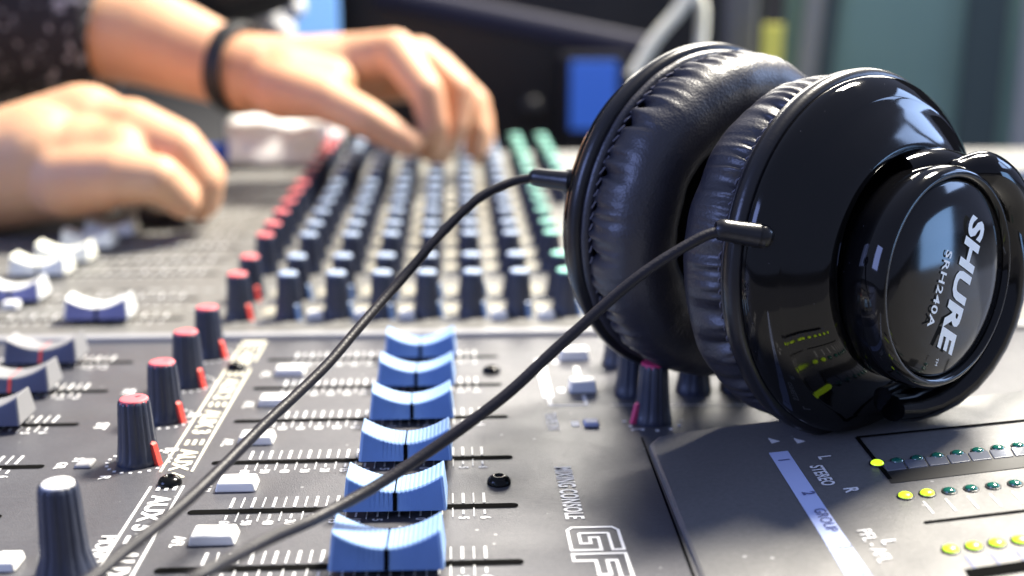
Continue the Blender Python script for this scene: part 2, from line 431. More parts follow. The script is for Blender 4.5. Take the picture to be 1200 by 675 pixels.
def fader(pl, x, y, kind):
    o = link('fader', FM[kind]); bev(o, .03, 2); cpos(o, pl, x, y, .02, random.uniform(-.025, .025))
    if kind != 'black': link('index_line', LMr if kind == 'grey' else LMd, o)
    return o
def slot(pl, x1, x2, y):
    b = MB(); r = .11; pts = []
    for k in range(9): a = PI / 2 + PI * k / 8; pts.append((x1 + r * math.cos(a), y + r * math.sin(a), .014))
    for k in range(9): a = -PI / 2 + PI * k / 8; pts.append((x2 + r * math.cos(a), y + r * math.sin(a), .014))
    b.add(pts, [tuple(range(len(pts)))]); return sheet('fader_slot', b, pl, M['black'])
def ticks(pl, xs, y, digits=True, mt='white_print'):
    b = MB()
    for i, x in enumerate(xs):
        w = .06 if i % 2 == 0 else .03
        b.box((x, y + .42, .012), (w, .50, .012)); b.box((x, y - .30, .012), (w * .7, .2 if i % 2 == 0 else .42, .012))
    if digits:
        labs = ['60', '50', '40', '30', '20', '15', '10', '5', '', '0', '', '5', '6']
        for k, i in enumerate(range(0, len(xs), 2)):
            if k < len(labs) and labs[k]: put_text(b, labs[k], .30, xs[i], y - .57, .014, bold=.008, sx=.75)
    sheet('fader_scale', b, pl, M[mt])
def tickx(xa, xb, n=24): return [xa + (xb - xa) * i / (n - 1) for i in range(n)]

srows = [664, 597, 540, 492, 454, 421]
cxs = [455, 464.5, 476, 482.5, 488, 493]; ys = []
cb = [669, 601, 546, 498, 460, 424]
for i, py in enumerate(srows):
    xa, y = loc(LOW, on(LOW, (190, 228, 255, 280, 302, 318)[i], py)); xb = loc(LOW, on(LOW, (608, 602, 596, 591, 584, 580)[i], py))[0]
    y = loc(LOW, on(LOW, 400, py))[1]; ys.append(y)
    slot(LOW, xa, xb, y)
    ta = xa + .75; tb = xb - .62
    ticks(LOW, tickx(ta, tb, 25), y)
    xc = loc(LOW, on(LOW, cxs[i], cb[i]))[0]
    fader(LOW, xc, y, 'blue')
# left group of grey faders
for i, py in enumerate((421, 454, 492, 540, 597, 664)):
    xb = loc(LOW, on(LOW, (156, 127, 93, 53, 4, -55)[i], py))[0]; y = ys[5 - i]
    slot(LOW, xb - 6.7, xb, y); ticks(LOW, tickx(xb - 6.0, xb - .62, 25), y)
    cx_ = {0: 61, 1: 27, 2: -12}.get(i)
    if cx_ is not None: fader(LOW, loc(LOW, on(LOW, cx_, (422, 455, 496)[i]))[0], y, 'grey')
# channel faders (white) and their slots
capx = [(126, 368), (30, 343), (62, 0), (82, 0), (108, 0), (133, 0)]
sx0 = loc(UPP, on(UPP, 265, 371))[0]
for ri, ry in enumerate(rows):
    y = y0 + ry - .1
    slot(UPP, sx0 - 8.0, sx0 - 1.5, y); ticks(UPP, tickx(sx0 - 7.4, sx0 - 2.1, 15), y, False)
for px, py, ri, kind in ((128, 366, 0, 'white'), (31, 344, 1, 'white'), (-50, 366, 0, 'white'), (67, 311, 2, 'cream'), (89, 300, 3, 'cream'), (111, 288, 4, 'cream'), (133, 277, 5, 'cream'), (190, 266, 6, 'black'), (163, 258, 7, 'cream')):
    fader(UPP, loc(UPP, on(UPP, px, py))[0], y0 + rows[ri] - .1, kind)
# small grey printing over the channel strips
for ri, ry in enumerate(rows):
    b = MB()
    for k in range(26):
        xx = sx0 - 12.5 + k * .62 + random.uniform(-.1, .1)
        b.box((xx, y0 + ry + 1.05 + random.uniform(-.1, .1), .012), (random.uniform(.15, .5), .16, .012), random.choice((0, 0, 1)))
    sheet('channel_marks', b, UPP, [M['dull_white'], M['casing']])

# ---- buttons
def button(pl, x, y, w, d, h, mt, ):
    b = MB(); b.box((0, 0, h / 2), (w, d, h), 0, .86); o = b.build('button', M[mt], bevel=.05, seg=3); return cpos(o, pl, x, y, .0)
for px, py, w in ((248, 640, .95), (276, 577, .92), (299, 522, .9), (321, 477, .9), (339, 441, .9)):
    x, y = loc(LOW, on(LOW, px, py)); button(LOW, x, y + .28, w, .62, .22, 'button')
    b = MB(); put_text(b, 'AFL', .36, x - .72, y + .2, .014, bold=.008, sx=.8); sheet('button_lettering', b, LOW, M['white_print'])
x, y = loc(LOW, on(LOW, 97, 549)); button(LOW, x, y + .2, .42, .5, .1, 'button_grey')
x, y = loc(LOW, on(LOW, 2, 672)); button(LOW, x, y + .3, .5, .6, .2, 'button')
x, y = loc(LOW, on(LOW, 674, 424)); button(LOW, x, y + .3, .95, .55, .35, 'button')
x, y = loc(LOW, on(LOW, 684, 462)); button(LOW, x, y + .3, .8, .5, .35, 'button')
x, y = loc(LOW, on(LOW, 694, 501)); button(LOW, x, y + .2, .42, .4, .12, 'button_blue')
for px, py in ((14, 361), (425, 372), (477, 372), (585, 372), (640, 372), (370, 372)):
    x, y = loc(UPP, on(UPP, px, py)); button(UPP, x, y, .6, .5, .25, 'button')
# ---- screws
def screw(px, py):
    x, y = loc(LOW, on(LOW, px, py)); b = MB()
    b.lathe([(.27, 0), (.265, .07), (.22, .14), (.14, .185), (.09, .19), (.085, .12), (.001, .12)], 32)
    cpos(b.build('screw', M['screw']), LOW, x, y + .1, .0)
for p in ((585, 568), (198, 569), (576, 437), (276, 433)): screw(*p)

# ---- printing on the master panel
w = MB()
def low(px, py): return loc(LOW, on(LOW, px, py))
xL = sum(low(*p)[0] for p in ((118, 675), (288, 403))) / 2; xL = low(135, 636)[0]; xR = xL + .72
yN, yF = low(100, 690)[1] - 6, low(290, 402)[1]
ysc = low(198, 565)[1]; ysc2 = low(276, 431)[1]
for xx in (xL, xR):
    for a, c in ((yN, ysc - .25), (ysc + .55, ysc2 - .2), (ysc2 + .6, yF)):
        w.box((xx, (a + c) / 2, .012), (.055, c - a, .012), 1 if a > ysc else 0)
names = ['AUX 6', 'AUX 5', 'AUX 4', 'AUX 3', 'AUX 2', 'AUX 1']
for i, y in enumerate(ys):
    c = 1 if y > ysc else 0
    put_text(w, names[i], .60, (xL + xR) / 2, y + (0 if i != 1 else .02), .014, sx=1.0, bold=.022, mi=c)
    for k in range(3): w.box(((xL + xR) / 2 - .16 + .18 * k, y + 1.33, .012), (.08, .34, .012), c)
w.box(((xL + xR) / 2, yF, .012), (.78, .3, .012), 1)
sheet('aux_lettering', w, LOW, [M['white_print'], M['cream_print']]); w = MB()
x, y = low(118, 644); put_text(w, 'MONO', .46, x, y, .014, bold=.01, sx=.8)
sheet('mono_lettering', w, LOW, M['white_print']); w = MB()
x, y = low(104, 664); put_text(w, 'L', .40, x, y, .014, bold=.01)
x, y = low(122, 560); put_text(w, 'R', .34, x, y, .014, bold=.01)
x, y = low(76, 546); put_text(w, 'GR', .34, x - .1, y, .014, bold=.01, sx=.8); put_text(w, 'ST', .34, x + .2, y + .3, .014, bold=.01, sx=.8)
sheet('button_lettering', w, LOW, M['white_print']); w = MB()
for px, py, s in ((200, 528, 'R'), (118, 500, 'ST'), (150, 460, 'ST'), (227, 487, 'R'), (180, 440, 'R')):
    x, y = low(px, py); put_text(w, s, .42, x, y, .014, bold=.02)
sheet('small_lettering', w, LOW, [M['white_print'], M['cream_print']]); w = MB()
x1, y1 = low(658, 545); x2, y2 = low(673, 612)
put_text(w, 'MIXING CONSOLE', .50, (x1 + x2) / 2 , (y1 + y2) / 2, .014, bold=.012, space=1.08, sx=(y1 - y2) / 4.85, sy=1.1)
# squared outline GF
gx, gy = low(664, 619); S = .80
G = [(1, 1.02), (1, 1.3), (.14, 1.3), (0, 1.16), (0, .12), (.12, 0), (1, 0), (1, .74), (.46, .74), (.46, .52), (.72, .52), (.72, .27), (.3, .27), (.27, .3), (.27, 1.0), (.3, 1.02)]
Fp = [(0, 0), (0, 1.3), (1, 1.3), (1, 1.03), (.28, 1.03), (.28, .8), (.85, .8), (.85, .53), (.28, .53), (.28, 0)]
for k, pl_ in enumerate((G, Fp)):
    pts = [(gx + v * S, gy - (u + k * 1.16) * S * 1.25) for u, v in pl_]
    w.strip(pts, .065, .014, True)
put_text(w, '24/12', 1.2, gx + .5, gy - 4.4, .014, bold=.01)
sheet('title_lettering', w, LOW, [M['white_print'], M['cream_print']]); w = MB()
# bracket lines near the white buttons
bx1, by1 = low(630, 415); bx2, by2 = low(642, 476)
w.box((bx1 + .0, (by1 + by2) / 2, .012), (.28, by1 - by2 - 1.3, .012))
w.strip([(bx1, by1 - .5), (bx1, by2), (low(688, 476)[0], by2), (low(688, 476)[0], by2 + .8)], .10, .0135)
w.strip([(low(675, 430)[0], low(675, 430)[1]), (low(679, 448)[0], low(679, 448)[1])], .14, .0135)
w.strip([low(716, 475), low(790, 475), low(960, 475)], .05, .0135)
for px, py in ((651, 424), (658, 458), (674, 497)):
    x, y = low(px, py); w.box((x, y, .012), (.2, .35, .012))
x, y = low(646, 494); put_text(w, 'TAPE IN', .42, x, y, .014, bold=.014, sx=.85)
x, y = low(745, 504); put_text(w, 'L', .35, x, y, .014, bold=.01)
for k in range(7):
    a = -PI * .5 + (k - 3) * .5; xk, yk = low(768, 500); w.box((xk + .75 * math.cos(a), yk + .45 + .75 * math.sin(a), .012), (.09, .09, .012))
sheet('panel_lettering', w, LOW, [M['white_print'], M['cream_print']])

# ---- meter panel
def met(px, py): return loc(MET, on(MET, px, py))
w = MB()
s1a, s1b = met(912, 530), met(1012, 684)
ex = Vector(s1b) - Vector(s1a); 
dirv = ex.normalized(); angt = math.atan2(dirv.y, dirv.x)
s0 = Vector(s1a) - dirv * 0; s9 = Vector(s1b) + dirv * 5
w.strip([s0, s9], .44, .012, mi=1)
nrm = Vector((-dirv.y, dirv.x))
def mtxt(s, px, py, size, mi=0, bold=.012, sx=.85):
    x, y = met(px, py); put_text(w, s, size, x, y, .024, ang=angt, bold=bold, mi=mi, sx=sx)
mtxt('1', 918, 540, .34, 2); mtxt('2', 947, 579, .36, 2); mtxt('GROUP', 967, 610, .34, 2, .004); mtxt('3', 990, 642, .34, 2, 0)
mtxt('4', 1012, 674, .34, 2, 0)
mtxt('L', 966, 537, .40); mtxt('STEREO', 963, 558, .40, 0, .010, .72); mtxt('R', 997, 575, .42)
mtxt('PFL - AFL', 1024, 640, .40, 0, 0, .8); mtxt('L', 1041, 636, .36, 0)
for px in (902, 932):
    x, y = met(px, 517); w.add([(x, y - .18, .014), (x + .22, y - .1, .014), (x, y + .16, .014)], [(0, 1, 2)])
x, y = met(940, 515); 
# ticks under led rows
def row_dir(a, b_): return (Vector(met(*b_)) - Vector(met(*a))).normalized()
for k in range(8):
    a = Vector(met(1082 + 26 * k, 588 - 2.9 * k)); b2 = Vector(met(1094 + 26.5 * k, 602 - 2.9 * k)); w.strip([a, b2], .035, .013, mi=0)
for k in range(5):
    a = Vector(met(1131 + 30 * k, 652 - 3.2 * k)); b2 = Vector(met(1144 + 30 * k, 668 - 3.2 * k)); w.strip([a, b2], .05, .013, mi=2)
sheet('meter_lettering', w, MET, [M['white_print'], M['blue_print'], M['dark_print']])
def groove(a, b_, wd, name='panel_groove', z=.016, mt='black'):
    g = MB(); g.strip([Vector(met(*a)), Vector(met(*b_))], wd, z); sheet(name, g, MET, M[mt])
groove((1004, 513), (1260, 487), .10); groove((1083, 613), (1260, 592), .09); groove((1004, 513), (1043, 562), .10)
def mquad(name, pts, mt, z=.014, h=0):
    g = MB(); q = [met(*p) for p in pts]
    if h: g.add([(x, y, h) for x, y in q] + [(x, y, -.02) for x, y in q], [(0, 1, 2, 3), (0, 4, 5, 1), (1, 5, 6, 2), (2, 6, 7, 3), (3, 7, 4, 0)])
    else: g.add([(x, y, z) for x, y in q], [(0, 1, 2, 3)])
    return sheet(name, g, MET, M[mt])
mquad('button_well', [(1044, 567), (1260, 541), (1260, 527), (1034, 551)][::1], 'bezel', .014)
for k in range(8):
    xa = 1040 + 25 * k; ya = 553 - 2.9 * k
    g = MB(); q = [met(xa, ya), met(xa + 23, ya - 2.7), met(xa + 17, ya - 12.5), met(xa - 6, ya - 9.8)]
    g.add([(x, y, .035) for x, y in q] + [(x, y, -.02) for x, y in q], [(0, 1, 2, 3), (0, 4, 5, 1), (1, 5, 6, 2), (2, 6, 7, 3), (3, 7, 4, 0)])
    sheet('button', g, MET, M['strip'], .02)
mquad('meter_window', [(1137, 680), (1260, 662), (1250, 650), (1130, 668)][::1], 'black', .015)
def led_mesh(nm, mt):
    b = MB(); b.lathe([(.205, .0), (.20, .05), (.165, .052)], 28, 1); b.lathe([(.165, .03), (.155, .09), (.12, .135), (.06, .16), (.001, .168)], 28, 0)
    return b.mesh(nm, [mt, M['bezel']])
LON, LOFF = led_mesh('led', M['led_on']), led_mesh('led', M['led_off'])
leds = [(1028 + 23.6 * k, 544 - 3.0 * k, k == 0) for k in range(10)] + [(1061 + 25.7 * k, 582 - 2.9 * k, k < 2) for k in range(8)] + [(1114 + 27.2 * k, 645 - 3.6 * k, True) for k in range(6)]
for px, py, onn in leds:
    x, y = met(px, py); o = link('led', LON if onn else LOFF); cpos(o, MET, x, y, .0)
    o.scale = (.86, .86, .55) if onn else (.78, .78, .5)
    if onn: o['label'] = 'lit yellow green led'

# ================================================================== HEADPHONES
HP = Vector((7, 26, .6))
hp = empty('headphones', HP, 'glossy black closed-back headphones with leatherette ear cushions resting on the mixing console', 'headphones')
def cup_frame(center, az, el=0, roll=0):      # local z = outward axis
    n = Vector((math.cos(az) * math.cos(el), math.sin(az) * math.cos(el), math.sin(el)))
    upv = (Vector((0, 0, 1)) - n * n.z).normalized(); ex_ = upv.cross(n)
    m = m4(center, ex_, upv, n) @ Matrix.Rotation(roll, 4, 'Z'); return m
def hpart(name, mb, mats, fr=None, parent=None, bevel=0):
    o = mb.build(name, mats, bevel=bevel)
    fr = fr or Matrix.Identity(4)
    m = fr.copy(); m.translation = m.translation * U
    o.parent = parent or hp
    if parent is None: o.matrix_basis = Matrix.Translation(-HP * U) @ m
    else: o.matrix_basis = parent.matrix_basis.inverted() @ (Matrix.Translation(-HP * U) @ m)
    return o
NEARC = P(1009, 300, 26.0); FARC = P(812, 245, 29.3)
NEAR = cup_frame(NEARC, math.radians(-57), math.radians(3))
FAR = cup_frame(FARC, math.radians(-57 + 180), math.radians(3))      # local z points outward (away), cushion at -z
R0 = 4.2
def cup(fr, near=True):
    b = MB()   # glossy shell
    prof = [(R0 - .25, -.02), (R0 - .06, .0), (R0 - .03, .12), (R0 - .05, .25), (R0 - .12, .38), (R0 - .30, .56), (R0 - .50, .70), (R0 - .53, .715), (R0 - .57, .73), (R0 - .8, .90),
            (3.15, 1.06), (2.9, 1.20), (2.68, 1.29), (2.54, 1.30), (2.44, 1.24), (2.36, 1.1)]
    b.lathe(prof, 128)
    shell = hpart('ear_cup', b, M['gloss'], fr)
    fr0 = fr; fr = fr @ Matrix.Translation((0, -.24, 0))
    b = MB()   # raised housing ring round the disc
    b.lathe([(2.32, .9), (2.36, 1.2), (2.42, 1.5), (2.47, 1.8), (2.48, 2.05), (2.45, 2.22), (2.38, 2.33), (2.29, 2.36), (2.23, 2.31), (2.20, 2.19)], 128)
    hpart('housing_ring', b, M['gloss'], fr, shell)
    b = MB(); b.lathe([(2.20, 2.06), (2.18, 2.23), (2.10, 2.28), (1.6, 2.35), (1.1, 2.40), (.6, 2.43), (.001, 2.44)], 96)
    disc = hpart('logo_disc', b, M['disc'], fr, shell)
    fr = fr0
    # mounting plate (satin) and cushion
    b = MB(); b.lathe([(3.4, -.38), (R0 + .02, -.38), (R0 + .11, -.32), (R0 + .13, -.1), (R0 + .06, .02), (R0 - .04, .06), (R0 - .2, .05)], 128)
    hpart('mounting_plate', b, M['satin'], fr)
    b = MB(); b.lathe([(.001, -.36), (3.6, -.36)], 48); hpart('speaker_cloth', b, M['mesh_cloth'], fr, shell)
    # cushion
    b = MB(); NP = 44; prof = []
    for j in range(NP + 1):
        t = j / NP; a = -PI * .5 + t * PI * 1.18 if False else t
        prof.append(a)
    def cp(t):   # outline of the padding: from the seam over the bulge to the inner wall
        th = math.radians(-58) + t * math.radians(245)
        rc, zc = 3.16, -1.22
        r = rc + 1.00 * math.copysign(abs(math.cos(th)) ** .85, math.cos(th)); z = zc - .92 * math.copysign(abs(math.sin(th)) ** .85, math.sin(th))
        return r, z
    seg = 540; vs = []
    for j in range(NP + 1):
        t = j / NP; r, z = cp(t)
        for i in range(seg):
            a = 2 * PI * i / seg
            w1 = noise.noise(Vector((math.cos(a) * 11, math.sin(a) * 11, t * 1.2 + (0 if near else 7))))
            w2 = noise.noise(Vector((math.cos(a) * 26, math.sin(a) * 26, t * 2.5)))
            k = math.exp(-((t - .10) / .17) ** 2)
            big = 1.0 if near else 1.5
            d = (-abs(w1) * .24 * big + .06 + w2 * .06) * k
            d += (noise.noise(Vector((math.cos(a) * 4, math.sin(a) * 4, t * 2 + 3)))) * .045
            nr = (r - 3.16) / 1.0; nz = (z + 1.22) / .92
            rr = r + nr * d; zz = z + nz * d
            vs.append((rr * math.cos(a), rr * math.sin(a), zz))
    fs = [(j * seg + i, (j + 1) * seg + i, (j + 1) * seg + (i + 1) % seg, j * seg + (i + 1) % seg) for j in range(NP) for i in range(seg)]
    b.add(vs, fs, 0, True)
    cush = hpart('ear_cushion', b, M['leather'], fr)
    # piping round the cushion edge and stitches
    b = MB(); b.lathe([(4.0 + .17 * math.cos(2 * PI * k / 14), -.46 + .13 * math.sin(2 * PI * k / 14)) for k in range(15)], 160,
                      fn=lambda j, a, r, z: (r + .012 * noise.noise(Vector((math.cos(a) * 9, math.sin(a) * 9, 0))), z))
    hpart('piping', b, M['leather'], fr, cush)
    b = MB(); ns = 92
    for k in range(ns):
        a = 2 * PI * k / ns; a2 = a + .045; r = 4.03
        p = [Vector((r * math.cos(q), r * math.sin(q), z)) for q, z in ((a, -.58), ((a + a2) / 2, -.66), (a2, -.58 - .1))]
        p[1] = p[1] * 1.0 + Vector((.02 * math.cos(a), .02 * math.sin(a), 0))
        b.tube(p, .028, 6)
    hpart('stitching', b, M['thread'], fr, cush)
    return shell, disc
shellN, discN = cup(NEAR, True); shellF, discF = cup(FAR, False)
# logo on the near disc: reading direction runs down and slightly left
def disc_text(fr, disc):
    b = MB(); an = math.radians(-90 - 21)
    def tx(s, size, u, v, z=2.455, **k): put_text(b, s, size, u, v, z, ang=an, **k)
    # u,v are along reading / across
    rd = Vector((math.cos(an), math.sin(an))); ac = Vector((-rd.y, rd.x))
    c = ac * .25 + rd * .0
    tx('SHURE', .95, c.x, c.y, sx=1.02, sy=.86, bold=.040, space=1.04, shear=.12)
    c2 = ac * -.50 + rd * .30
    tx('SRH240A', .40, c2.x, c2.y, sx=1.0, sy=.8, bold=.006, space=1.1)
    c3 = ac * .10 + rd * 1.82; tx('TM', .13, c3.x, c3.y)
    hpart('logo_lettering', b, M['logo'], fr, disc.parent)
disc_text(NEAR @ Matrix.Translation((0, -.24, 0)), discN)

def bez(p, n=40):       # Catmull-Rom through points
    out = []; p = [Vector(q) for q in p]; q = [2 * p[0] - p[1]] + p + [2 * p[-1] - p[-2]]
    for i in range(1, len(q) - 2):
        for k in range(n):
            t = k / n; a, b_, c, d = q[i - 1], q[i], q[i + 1], q[i + 2]
            out.append(.5 * ((2 * b_) + (c - a) * t + (2 * a - 5 * b_ + 4 * c - d) * t * t + (3 * b_ - a - 3 * c + d) * t ** 3))
    out.append(p[-1]); return out
# yokes and headband
nN = (NEAR.to_3x3() @ Vector((0, 0, 1))); exN = NEAR.to_3x3() @ Vector((1, 0, 0)); eyN = NEAR.to_3x3() @ Vector((0, 1, 0))
nF = (FAR.to_3x3() @ Vector((0, 0, 1))); exF = FAR.to_3x3() @ Vector((1, 0, 0)); eyF = FAR.to_3x3() @ Vector((0, 1, 0))
def yoke(C, ex_, ey_, n_, s):
    fork = [C + n_ * (1.1 + .55 * math.sin(PI * k / 18)) + ex_ * (s * (.45 + 2.75 * math.cos(a))) + ey_ * (2.85 * math.sin(a) - .38) for k, a in enumerate([math.radians(104 - 11.5 * k) for k in range(19)])]
    b = MB(); nf = len(fork)
    b.tube(fork, [.34 + .18 * math.sin(PI * i / (nf - 1)) for i in range(nf)], 20, flat=(1.2, .9), updir=n_)
    arm = [C + n_ * 1.8 + ex_ * (.9 * s) + ey_ * 2.25, C + n_ * 2.0 + ex_ * (1.7 * s) + ey_ * 2.2, C + n_ * 2.0 + ex_ * (2.6 * s) + ey_ * 1.65, C + n_ * 1.8 + ex_ * (3.5 * s) + ey_ * .5, C + n_ * 1.5 + ex_ * (5.6 * s) - ey_ * .9, C + n_ * 1.0 + ex_ * (7.8 * s) - ey_ * 1.3]
    ap = bez(arm, 12); b.tube(ap, [.30 + .16 * min(1, i / 10) for i in range(len(ap))], 20); b.ball(ap[0], .30)
    hpart('yoke', b, M['gloss']); return arm
yN_ = yoke(NEARC - eyN * .26, exN, eyN, nN, 1); yF_ = yoke(FARC - eyF * .26, exF, eyF, nF, -1)
A, B = yN_[-1], yF_[-1]
mid = (A + B) / 2 + Vector((13, 9, -.6))
arc = bez([A, A + (A - yN_[-2]) * 1.3 + Vector((0, 0, .0)), mid + (A - B).normalized() * 5.0, mid - (A - B).normalized() * 5.0, B + (B - yF_[-2]) * 1.3, B], 14)
b = MB(); b.tube(arc, .9, 20, flat=(1.0, .32), updir=(0, 0, 1)); band = hpart('headband', b, M['satin'])
b = MB(); b.tube([p * 1 for p in arc[22:49]], 1.0, 20, flat=(1.02, .45), updir=(0, 0, 1)); hpart('headband_padding', b, M['leather'], parent=band)

# cables
def cable(pts, rads):
    pp = bez(pts, 16); n = len(pp); b = MB()
    b.tube([Vector(p) + Vector((noise.noise(p * .6) * .03, 0, noise.noise(p * .7 + Vector((5, 0, 0))) * .03)) for p in pp], rads, 14); return b
c1 = [P(628, 208, 27.7), P(600, 214, 27.7), P(560, 234, 27.5), P(512, 279, 27.1), P(455, 345, 26.4), P(385, 425, 24.6), P(300, 508, 22.6), P(215, 590, 20.3), P(120, 668, 17.8), P(20, 742, 16), P(-90, 820, 14.5)]
c2 = [P(848, 269, 23.12), P(815, 281, 23.1), P(750, 322, 23.0), P(672, 390, 22.8), P(590, 465, 22.4), P(480, 545, 21.8), P(380, 602, 20.6), P(300, 640, 18.9), P(230, 678, 17.4), P(130, 735, 16.6), P(20, 800, 15)]
for i, (cpts, ends) in enumerate(((c1, None), (c2, None))):
    cb_ = hpart('cable', cable(cpts, .118), M['rubber'])
def relief(tip, tail, up_):
    b = MB(); ax = (tail - tip); pts = [tip + ax * (k / 10) for k in range(11)]
    b.tube(pts, [.15, .225, .235, .235, .24, .24, .245, .25, .255, .26, .27], 20)
    return hpart('strain_relief', b, M['satin'])
relief(P(622, 207, 27.7), P(668, 213, 27.3), None); relief(P(838, 268, 23.15), P(888, 276, 23.2), None)
b = MB(); b.ball(P(670, 214, 27.4), .32, sc_=(1, 1, 1.1)); hpart('cable_socket', b, M['satin'])
b = MB(); b.ball(P(893, 277, 23.32), .27, sc_=(1, 1, 1.0)); hpart('cable_socket', b, M['satin'])

# ================================================================== PERSON
M['skin'] = mat('skin', (.66, .36, .20), .55, noise_amt=.22, nscale=22, sss=.2, bump=.3, bscale=180)
def shirt():
    m = mat('patterned_shirt', (.03, .03, .035), .85)
    nt = m.node_tree; bb = nt.nodes['Principled BSDF']; tc = nt.nodes.new('ShaderNodeTexCoord')
    n = nt.nodes.new('ShaderNodeTexNoise'); n.inputs['Scale'].default_value = 170; n.inputs['Detail'].default_value = 1.5
    nt.links.new(tc.outputs['Object'], n.inputs['Vector']); r = nt.nodes.new('ShaderNodeValToRGB')
    r.color_ramp.elements[0].position = .56; r.color_ramp.elements[0].color = (.018, .018, .022, 1)
    r.color_ramp.elements[1].position = .68; r.color_ramp.elements[1].color = (.34, .34, .36, 1)
    nt.links.new(n.outputs['Fac'], r.inputs['Fac']); nt.links.new(r.outputs['Color'], bb.inputs['Base Color']); return m
M['shirt'] = shirt(); M['band'] = mat('wristband_black', (.006, .006, .007), .6)
def limb(mb, chain):
    for i, (p, r) in enumerate(chain):
        mb.ball(p, r, 20, 14)
        if i:
            q, rq = chain[i - 1]; n = 6; d = (p - q)
            if d.length > .05: mb.tube([q + d * (k / n) for k in range(n + 1)], [rq + (r - rq) * k / n for k in range(n + 1)], 20)
def fused(name, mb, mt, parent, vox, it):
    o = mb.build(name, mt, parent); 
    r = o.modifiers.new('fuse', 'REMESH'); r.mode = 'VOXEL'; r.voxel_size = vox * U; r.use_smooth_shade = True
    s = o.modifiers.new('soft', 'SMOOTH'); s.iterations = it; s.factor = .5
    return o
PR = Vector((-62, 62, -30))
per = empty('person', PR, 'person in a dark patterned shirt and black wristband, reaching both hands over the console', 'person')
b = MB()
def Q(px, py, zc, r): return (P(px, py, zc) - PR, r)
# far arm and hand
chest = Vector((-62, 62, 14)) - PR
elbF = P(-120, -30, 62) - PR + Vector((-6, 0, 0)); shF = Vector((-58, 78, 32)) - PR
limb(b, [(chest, 7), (shF, 5), (elbF, 3.9), Q(60, 18, 61, 3.1), Q(170, 42, 60.5, 2.75), Q(262, 78, 60, 2.15), Q(300, 86, 60, 2.05)])
limb(b, [Q(285, 84, 60, 2.1), Q(345, 84, 60.5, 1.9), Q(410, 75, 61, 1.65), Q(462, 62, 60, 1.25)])
limb(b, [Q(285, 90, 60, 2.0), Q(345, 98, 61.5, 1.9), Q(430, 90, 62.5, 1.6), Q(505, 92, 63, 1.2)])
limb(b, [Q(340, 96, 59, 1.7), Q(390, 100, 59, 1.3)])
limb(b, [Q(465, 63, 59.3, 1.12), Q(500, 108, 57.8, .95), Q(508, 146, 58, .82), Q(504, 176, 59, .70)])      # index
limb(b, [Q(492, 68, 61, 1.12), Q(538, 108, 60, .97), Q(532, 148, 59.8, .82), Q(517, 180, 60.2, .68)])        # middle
limb(b, [Q(510, 80, 62.8, 1.08), Q(556, 122, 62.4, .92), Q(560, 154, 62, .80), Q(557, 178, 62, .68)])     # ring
limb(b, [Q(518, 96, 64.4, .95), Q(562, 136, 64.6, .8), Q(566, 162, 64.4, .72), Q(558, 182, 64, .60)])    # little
limb(b, [Q(330, 104, 58.6, 1.7), Q(380, 116, 57.6, 1.2), Q(430, 140, 57, 1.0), Q(478, 168, 57.4, .78)])   # thumb
# near arm and hand
elbN = P(-330, 270, 50) - PR; shN = Vector((-58, 44, 30)) - PR
limb(b, [(chest, 7), (shN, 5), (elbN, 3.9), Q(-120, 228, 50, 3.1), Q(-20, 205, 50, 2.6), Q(50, 190, 50, 2.7)])
limb(b, [Q(30, 185, 51, 2.5), Q(100, 158, 51.5, 2.35), Q(155, 158, 51, 1.5)])
limb(b, [Q(30, 200, 50, 2.4), Q(100, 195, 50, 2.3), Q(140, 190, 49.5, 1.8)])
limb(b, [Q(90, 150, 54, 2.0), Q(140, 150, 54.5, 1.4)])
limb(b, [Q(158, 158, 50.2, 1.30), Q(214, 178, 49.6, 1.05), Q(238, 212, 49.8, .92), Q(234, 240, 50.4, .78)])   # index
limb(b, [Q(155, 148, 52.2, 1.30), Q(210, 168, 52.0, 1.02), Q(242, 205, 52.2, .92), Q(240, 236, 52.4, .78)])
limb(b, [Q(150, 150, 54.2, 1.2), Q(200, 175, 54.4, .95), Q(228, 212, 54.4, .85), Q(224, 240, 54.2, .72)])
limb(b, [Q(140, 158, 56, 1.05), Q(180, 185, 56.4, .85), Q(205, 215, 56.2, .75), Q(203, 240, 56, .65)])
limb(b, [Q(80, 212, 48.8, 1.7), Q(140, 206, 48, 1.3), Q(186, 210, 47.8, 1.05), Q(214, 236, 48.6, .80)])      # thumb
nt = M['skin'].node_tree; mx_ = [n for n in nt.nodes if n.type == 'MIX'][0]
mx_.inputs['A'].default_value = (.48, .19, .10, 1); mx_.inputs['B'].default_value = (.77, .50, .29, 1)
body = fused('body', b, M['skin'], per, .17, 7)
# shirt
b = MB()
limb(b, [(chest + Vector((0, 0, -30)), 15), (chest + Vector((0, 0, -12)), 15), (chest + Vector((0, 0, 6)), 13)])
limb(b, [(chest + Vector((0, 0, 8)), 10), (shF, 7.5), (elbF + Vector((0, 1, 1)), 5.6), Q(-60, 0, 62, 5.2)])
b.tube([P(-60, 0, 62) - PR, P(0, 6, 61.8) - PR, P(60, 14, 61.4) - PR, P(137, 30, 61.2) - PR], [5.6, 5.6, 5.0, 4.1], 24)
limb(b, [(chest + Vector((0, 0, 8)), 10), (shN, 7.5), (elbN + Vector((-1, 0, 1)), 5.4)])
fused('shirt', b, M['shirt'], per, .35, 2)
